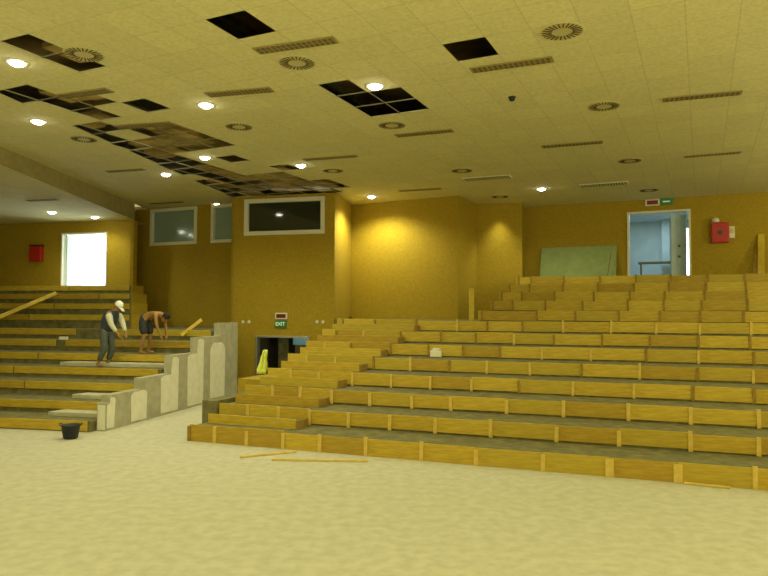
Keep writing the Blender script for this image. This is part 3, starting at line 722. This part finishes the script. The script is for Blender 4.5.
def ellipsoid(bm_, c, r, rot=None, seg=16):
    g = bmesh.ops.create_uvsphere(bm_, u_segments=seg, v_segments=seg//2+2, radius=1)
    mx = Matrix.Translation(c)@(rot.to_4x4() if rot else Matrix())@Matrix.Diagonal((*r, 1)); bmesh.ops.transform(bm_, matrix=mx, verts=g['verts'])
def hand(verts, edges, radii, w, d, side, up):
    """palm and five bent fingers from wrist vertex w along direction d"""
    W = Vector(verts[w]); d = d.normalized(); sd = side.normalized(); cu = up.normalized()
    i0 = len(verts); verts.append(W+d*.05); edges.append((w, i0)); radii.append((.036, .018))
    for k, (off_, ln) in enumerate(((-.03, .062), (-.01, .075), (.011, .07), (.031, .055))):
        b0 = len(verts); verts.append(W+d*.088+sd*off_); edges.append((i0, b0)); radii.append(.0105)
        verts.append(W+d*(.088+ln*.5)+sd*off_*1.15+cu*.012); edges.append((b0, b0+1)); radii.append(.0095)
        verts.append(W+d*(.088+ln*.8)+sd*off_*1.15+cu*.038); edges.append((b0+1, b0+2)); radii.append(.008)
    b0 = len(verts); verts.append(W+d*.045-sd*.045+cu*.01); edges.append((i0, b0)); radii.append(.012)
    verts.append(W+d*.085-sd*.06+cu*.028); edges.append((b0, b0+1)); radii.append(.0095)
def head_extra(c, fwd, up):
    fwd = fwd.normalized(); up = (up-fwd*up.dot(fwd)).normalized(); rt = fwd.cross(up)
    rot = Matrix((rt, fwd, up)).transposed()
    def f(bm_):
        ellipsoid(bm_, c, (.076, .096, .112), rot); ellipsoid(bm_, c+fwd*.03-up*.06, (.055, .062, .062), rot)
        ellipsoid(bm_, c+fwd*.1-up*.015, (.014, .02, .026), rot, 10)
        ellipsoid(bm_, c+fwd*.088-up*.055, (.026, .012, .008), rot, 10)
        for s in (-1, 1):
            ellipsoid(bm_, c+rt*s*.077-up*.01, (.012, .022, .032), rot, 10); ellipsoid(bm_, c+rt*s*.03+fwd*.083+up*.012, (.014, .01, .008), rot, 8)
    return f, rot
PSC = 1.13
def person(J, label, base, rz, headfwd, headup, voxel=.011):
    root = empty('person', base, label, 'person', rz=rz); root.scale = (PSC, PSC, PSC)
    V = [J[k] for k in ('pelvis', 'waist', 'chest', 'neck', 'skull')]; Ed = [(0, 1), (1, 2), (2, 3), (3, 4)]; Rd = [(.15, .115), (.13, .10), (.155, .11), .055, .06]
    for s in 'lr':
        i = len(V); V += [J['hip'+s], J['knee'+s], J['ank'+s], J['heel'+s], J['toe'+s]]; Ed += [(0, i), (i, i+1), (i+1, i+2), (i+2, i+3), (i+3, i+4)]; Rd += [.09, .058, .04, .042, .032]
        i = len(V); V += [J['sh'+s], J['el'+s], J['wr'+s]]; Ed += [(2, i), (i, i+1), (i+1, i+2)]; Rd += [.058, .042, .028]
        d = Vector(J['wr'+s])-Vector(J['el'+s]); hand(V, Ed, Rd, i+2, d, Vector((0, 1, 0)) if abs(d.normalized().y) < .8 else Vector((1, 0, 0)), Vector((-.6, 0, .1)))
    hf, rot = head_extra(Vector(J['skull'])+Vector(headup).normalized()*.02, Vector(headfwd), Vector(headup))
    skin_mesh('body', V, Ed, Rd, 'skin', root, voxel=voxel, extra=hf)
    return root, rot
def garment(name, m, root, chains, pts, voxel=.014):
    V = []; Ed = []; Rd = []; idx = {}
    for ch in chains:
        for i, (k, r_) in enumerate(ch):
            if k not in idx: idx[k] = len(V); V.append(pts[k]); Rd.append(r_)
            if i: Ed.append((idx[ch[i-1][0]], idx[k]))
    return skin_mesh(name, V, Ed, Rd, m, root, voxel=voxel)
def lerp(a, b, t): return Vector(a)*(1-t)+Vector(b)*t
# the standing, stooping worker (faces right)
tA = LT1+3*LT+.40; pA = Lw(Lpx(105, tA, LZS[4]), tA, LZS[4])
J = dict(pelvis=(0, 0, .86), waist=(.05, 0, 1.0), chest=(.16, 0, 1.22), neck=(.25, 0, 1.38), skull=(.31, 0, 1.45),
    hipl=(0, .1, .82), kneel=(.12, .12, .46), ankl=(-.02, .13, .09), heell=(-.05, .13, .045), toel=(.15, .14, .035),
    hipr=(0, -.1, .82), kneer=(.06, -.12, .45), ankr=(-.1, -.13, .09), heelr=(-.13, -.13, .045), toer=(.07, -.15, .035),
    shl=(.2, .19, 1.30), ell=(.33, .22, 1.02), wrl=(.44, .16, .80), shr=(.19, -.19, 1.30), elr=(.30, -.23, 1.02), wrr=(.44, -.16, .80))
J = {k: Vector(v) for k, v in J.items()}
root, rot = person(J, 'stooping worker in white cap, dark blue top and grey trousers on left bank', pA+Vector((0, 0, .005)), radians(-12), (.75, 0, -.65), (.6, 0, .8))
garment('shirt', 'navy', root, [[('waist0', (.19, .155)), ('waist', (.175, .14)), ('chest', (.20, .15)), ('nk', .085)], [('chest', 0), ('shl', .125)], [('chest', 0), ('shr', .125)]],
    {'waist0': J['pelvis']+Vector((.01, 0, -.02)), 'waist': J['waist'], 'chest': J['chest'], 'nk': J['neck']-Vector((.03, 0, .05)), 'shl': J['shl'], 'shr': J['shr']})
for s in 'lr':
    garment('sleeve', 'pale', root, [[('a', .10), ('b', .066), ('c', .05)]], {'a': lerp(J['sh'+s], J['el'+s], -.02), 'b': J['el'+s], 'c': lerp(J['el'+s], J['wr'+s], .8)})
garment('trousers', 'greycloth', root, [[('w', (.165, .13)), ('p', (.165, .13))], [('p', 0), ('hl', .11), ('kl', .085), ('al', .07)], [('p', 0), ('hr', .11), ('kr', .085), ('ar', .07)]],
    {'w': J['pelvis']+Vector((.03, 0, .09)), 'p': J['pelvis'], 'hl': J['hipl'], 'kl': J['kneel'], 'al': lerp(J['kneel'], J['ankl'], .85), 'hr': J['hipr'], 'kr': J['kneer'], 'ar': lerp(J['kneer'], J['ankr'], .85)})
b = MB(); b.lathe([(0, .105), (.05, .095), (.085, .05), (.092, 0), (.088, -.01)], 24)
bmv = b.b; hc = J['skull']+Vector((.6, 0, .8)).normalized()*.045
vs = [bmv.verts.new(p) for p in ((-.07, .06, -.005), (.07, .06, -.005), (.05, .17, -.02), (-.05, .17, -.02), (-.07, .06, .004), (.07, .06, .004), (.05, .17, -.012), (-.05, .17, -.012))]
for f in ((0, 1, 2, 3), (4, 5, 6, 7), (0, 1, 5, 4), (1, 2, 6, 5), (2, 3, 7, 6), (3, 0, 4, 7)): bmv.faces.new([vs[i] for i in f])
cap = b.build('cap', 'cap', root, smooth=True, mx=Matrix.Translation(hc)@rot.to_4x4()@Matrix.Diagonal((1.0, 1.18, 1.12, 1)))
hm = (J['wrr']+J['wrl'])/2
wmx = Matrix.Translation(root.location)@Matrix.Rotation(radians(-12), 4, 'Z')@Matrix.Scale(PSC, 4)
tool = empty('claw_hammer', wmx@Vector((.52, -.13, .70)), 'small hammer held by the worker in the white cap', 'hammer', rz=radians(-12))
MB().tube((0, 0, .06), (.06, 0, -.2), .014, n=10).build('handle', 'batten_dark', tool); MB().box((.065, 0, -.21), (.13, .035, .035)).build('hammer_head', 'steel', tool, bevel=.004)
# the bent-over worker
tB = LT1+4*LT+.25; pB = Lw(Lpx(146.5, tB, LZS[5]), tB, LZS[5])
J = dict(pelvis=(-.08, 0, .90), waist=(.05, 0, .99), chest=(.27, 0, 1.02), neck=(.42, 0, .97), skull=(.49, 0, .91),
    hipl=(-.06, .1, .84), kneel=(.03, .12, .47), ankl=(-.03, .13, .09), heell=(-.07, .13, .045), toel=(.13, .14, .035),
    hipr=(-.06, -.1, .84), kneer=(.0, -.12, .47), ankr=(-.08, -.13, .09), heelr=(-.12, -.13, .045), toer=(.08, -.15, .035),
    shl=(.34, .18, .98), ell=(.40, .20, .70), wrl=(.45, .16, .47), shr=(.34, -.18, .98), elr=(.40, -.21, .70), wrr=(.47, -.14, .47))
J = {k: Vector(v) for k, v in J.items()}
root, rot = person(J, 'bare-backed worker in dark shorts bending over beside the grey stepped wall', pB+Vector((0, 0, .005)), radians(-12), (.35, 0, -.95), (.95, 0, .3))
garment('shorts', 'shorts', root, [[('w', (.16, .13)), ('p', (.175, .145))], [('p', 0), ('hl', .125), ('kl', .10)], [('p', 0), ('hr', .125), ('kr', .10)]],
    {'w': lerp(J['pelvis'], J['waist'], .55), 'p': J['pelvis'], 'hl': J['hipl'], 'kl': lerp(J['hipl'], J['kneel'], 1.0), 'hr': J['hipr'], 'kr': lerp(J['hipr'], J['kneer'], 1.0)})
b = MB(); b.lathe([(0, .115), (.05, .105), (.083, .06), (.086, .0), (.07, -.05)], 24)
b.build('hair', 'hair', root, smooth=True, mx=Matrix.Translation(J['skull']+Vector((.95, 0, .3)).normalized()*.025-Vector((.35, 0, -.95)).normalized()*.016)@rot.to_4x4()@Matrix.Diagonal((1, 1.15, 1.06, 1)))
# ------------------------------------------------------------ daylight
w = bpy.data.worlds.new('world'); sc.world = w; w.use_nodes = True
w.node_tree.nodes['Background'].inputs[0].default_value = (.78, .92, 1, 1); w.node_tree.nodes['Background'].inputs[1].default_value = 14
def area(loc, size, power, col, rot, name):
    l = bpy.data.lights.new(name, 'AREA'); l.shape = 'RECTANGLE'; l.size, l.size_y = size; l.energy = power; l.color = col
    o = bpy.data.objects.new(name, l); C.objects.link(o); o.location = loc; o.rotation_euler = rot; return o
q = lob(.8, 1.6, 6.5); area(q, (1.5, 1.2), 70, (.66, .88, 1), (0, 0, 0), 'lobby_daylight_fill')  # unseen area light added to fill the lobby with daylight colour
sc.view_settings.view_transform = 'Standard'; sc.view_settings.look = 'None'; sc.view_settings.gamma = 1; sc.view_settings.exposure = -.95
sc.view_settings.use_curve_mapping = False
print('holes', nh, 'px', [tuple(round(v) for v in proj(p)) for p in (pA, pB)])
print('W', W1, W2, B1, B2, B7, B9, LB, LF)
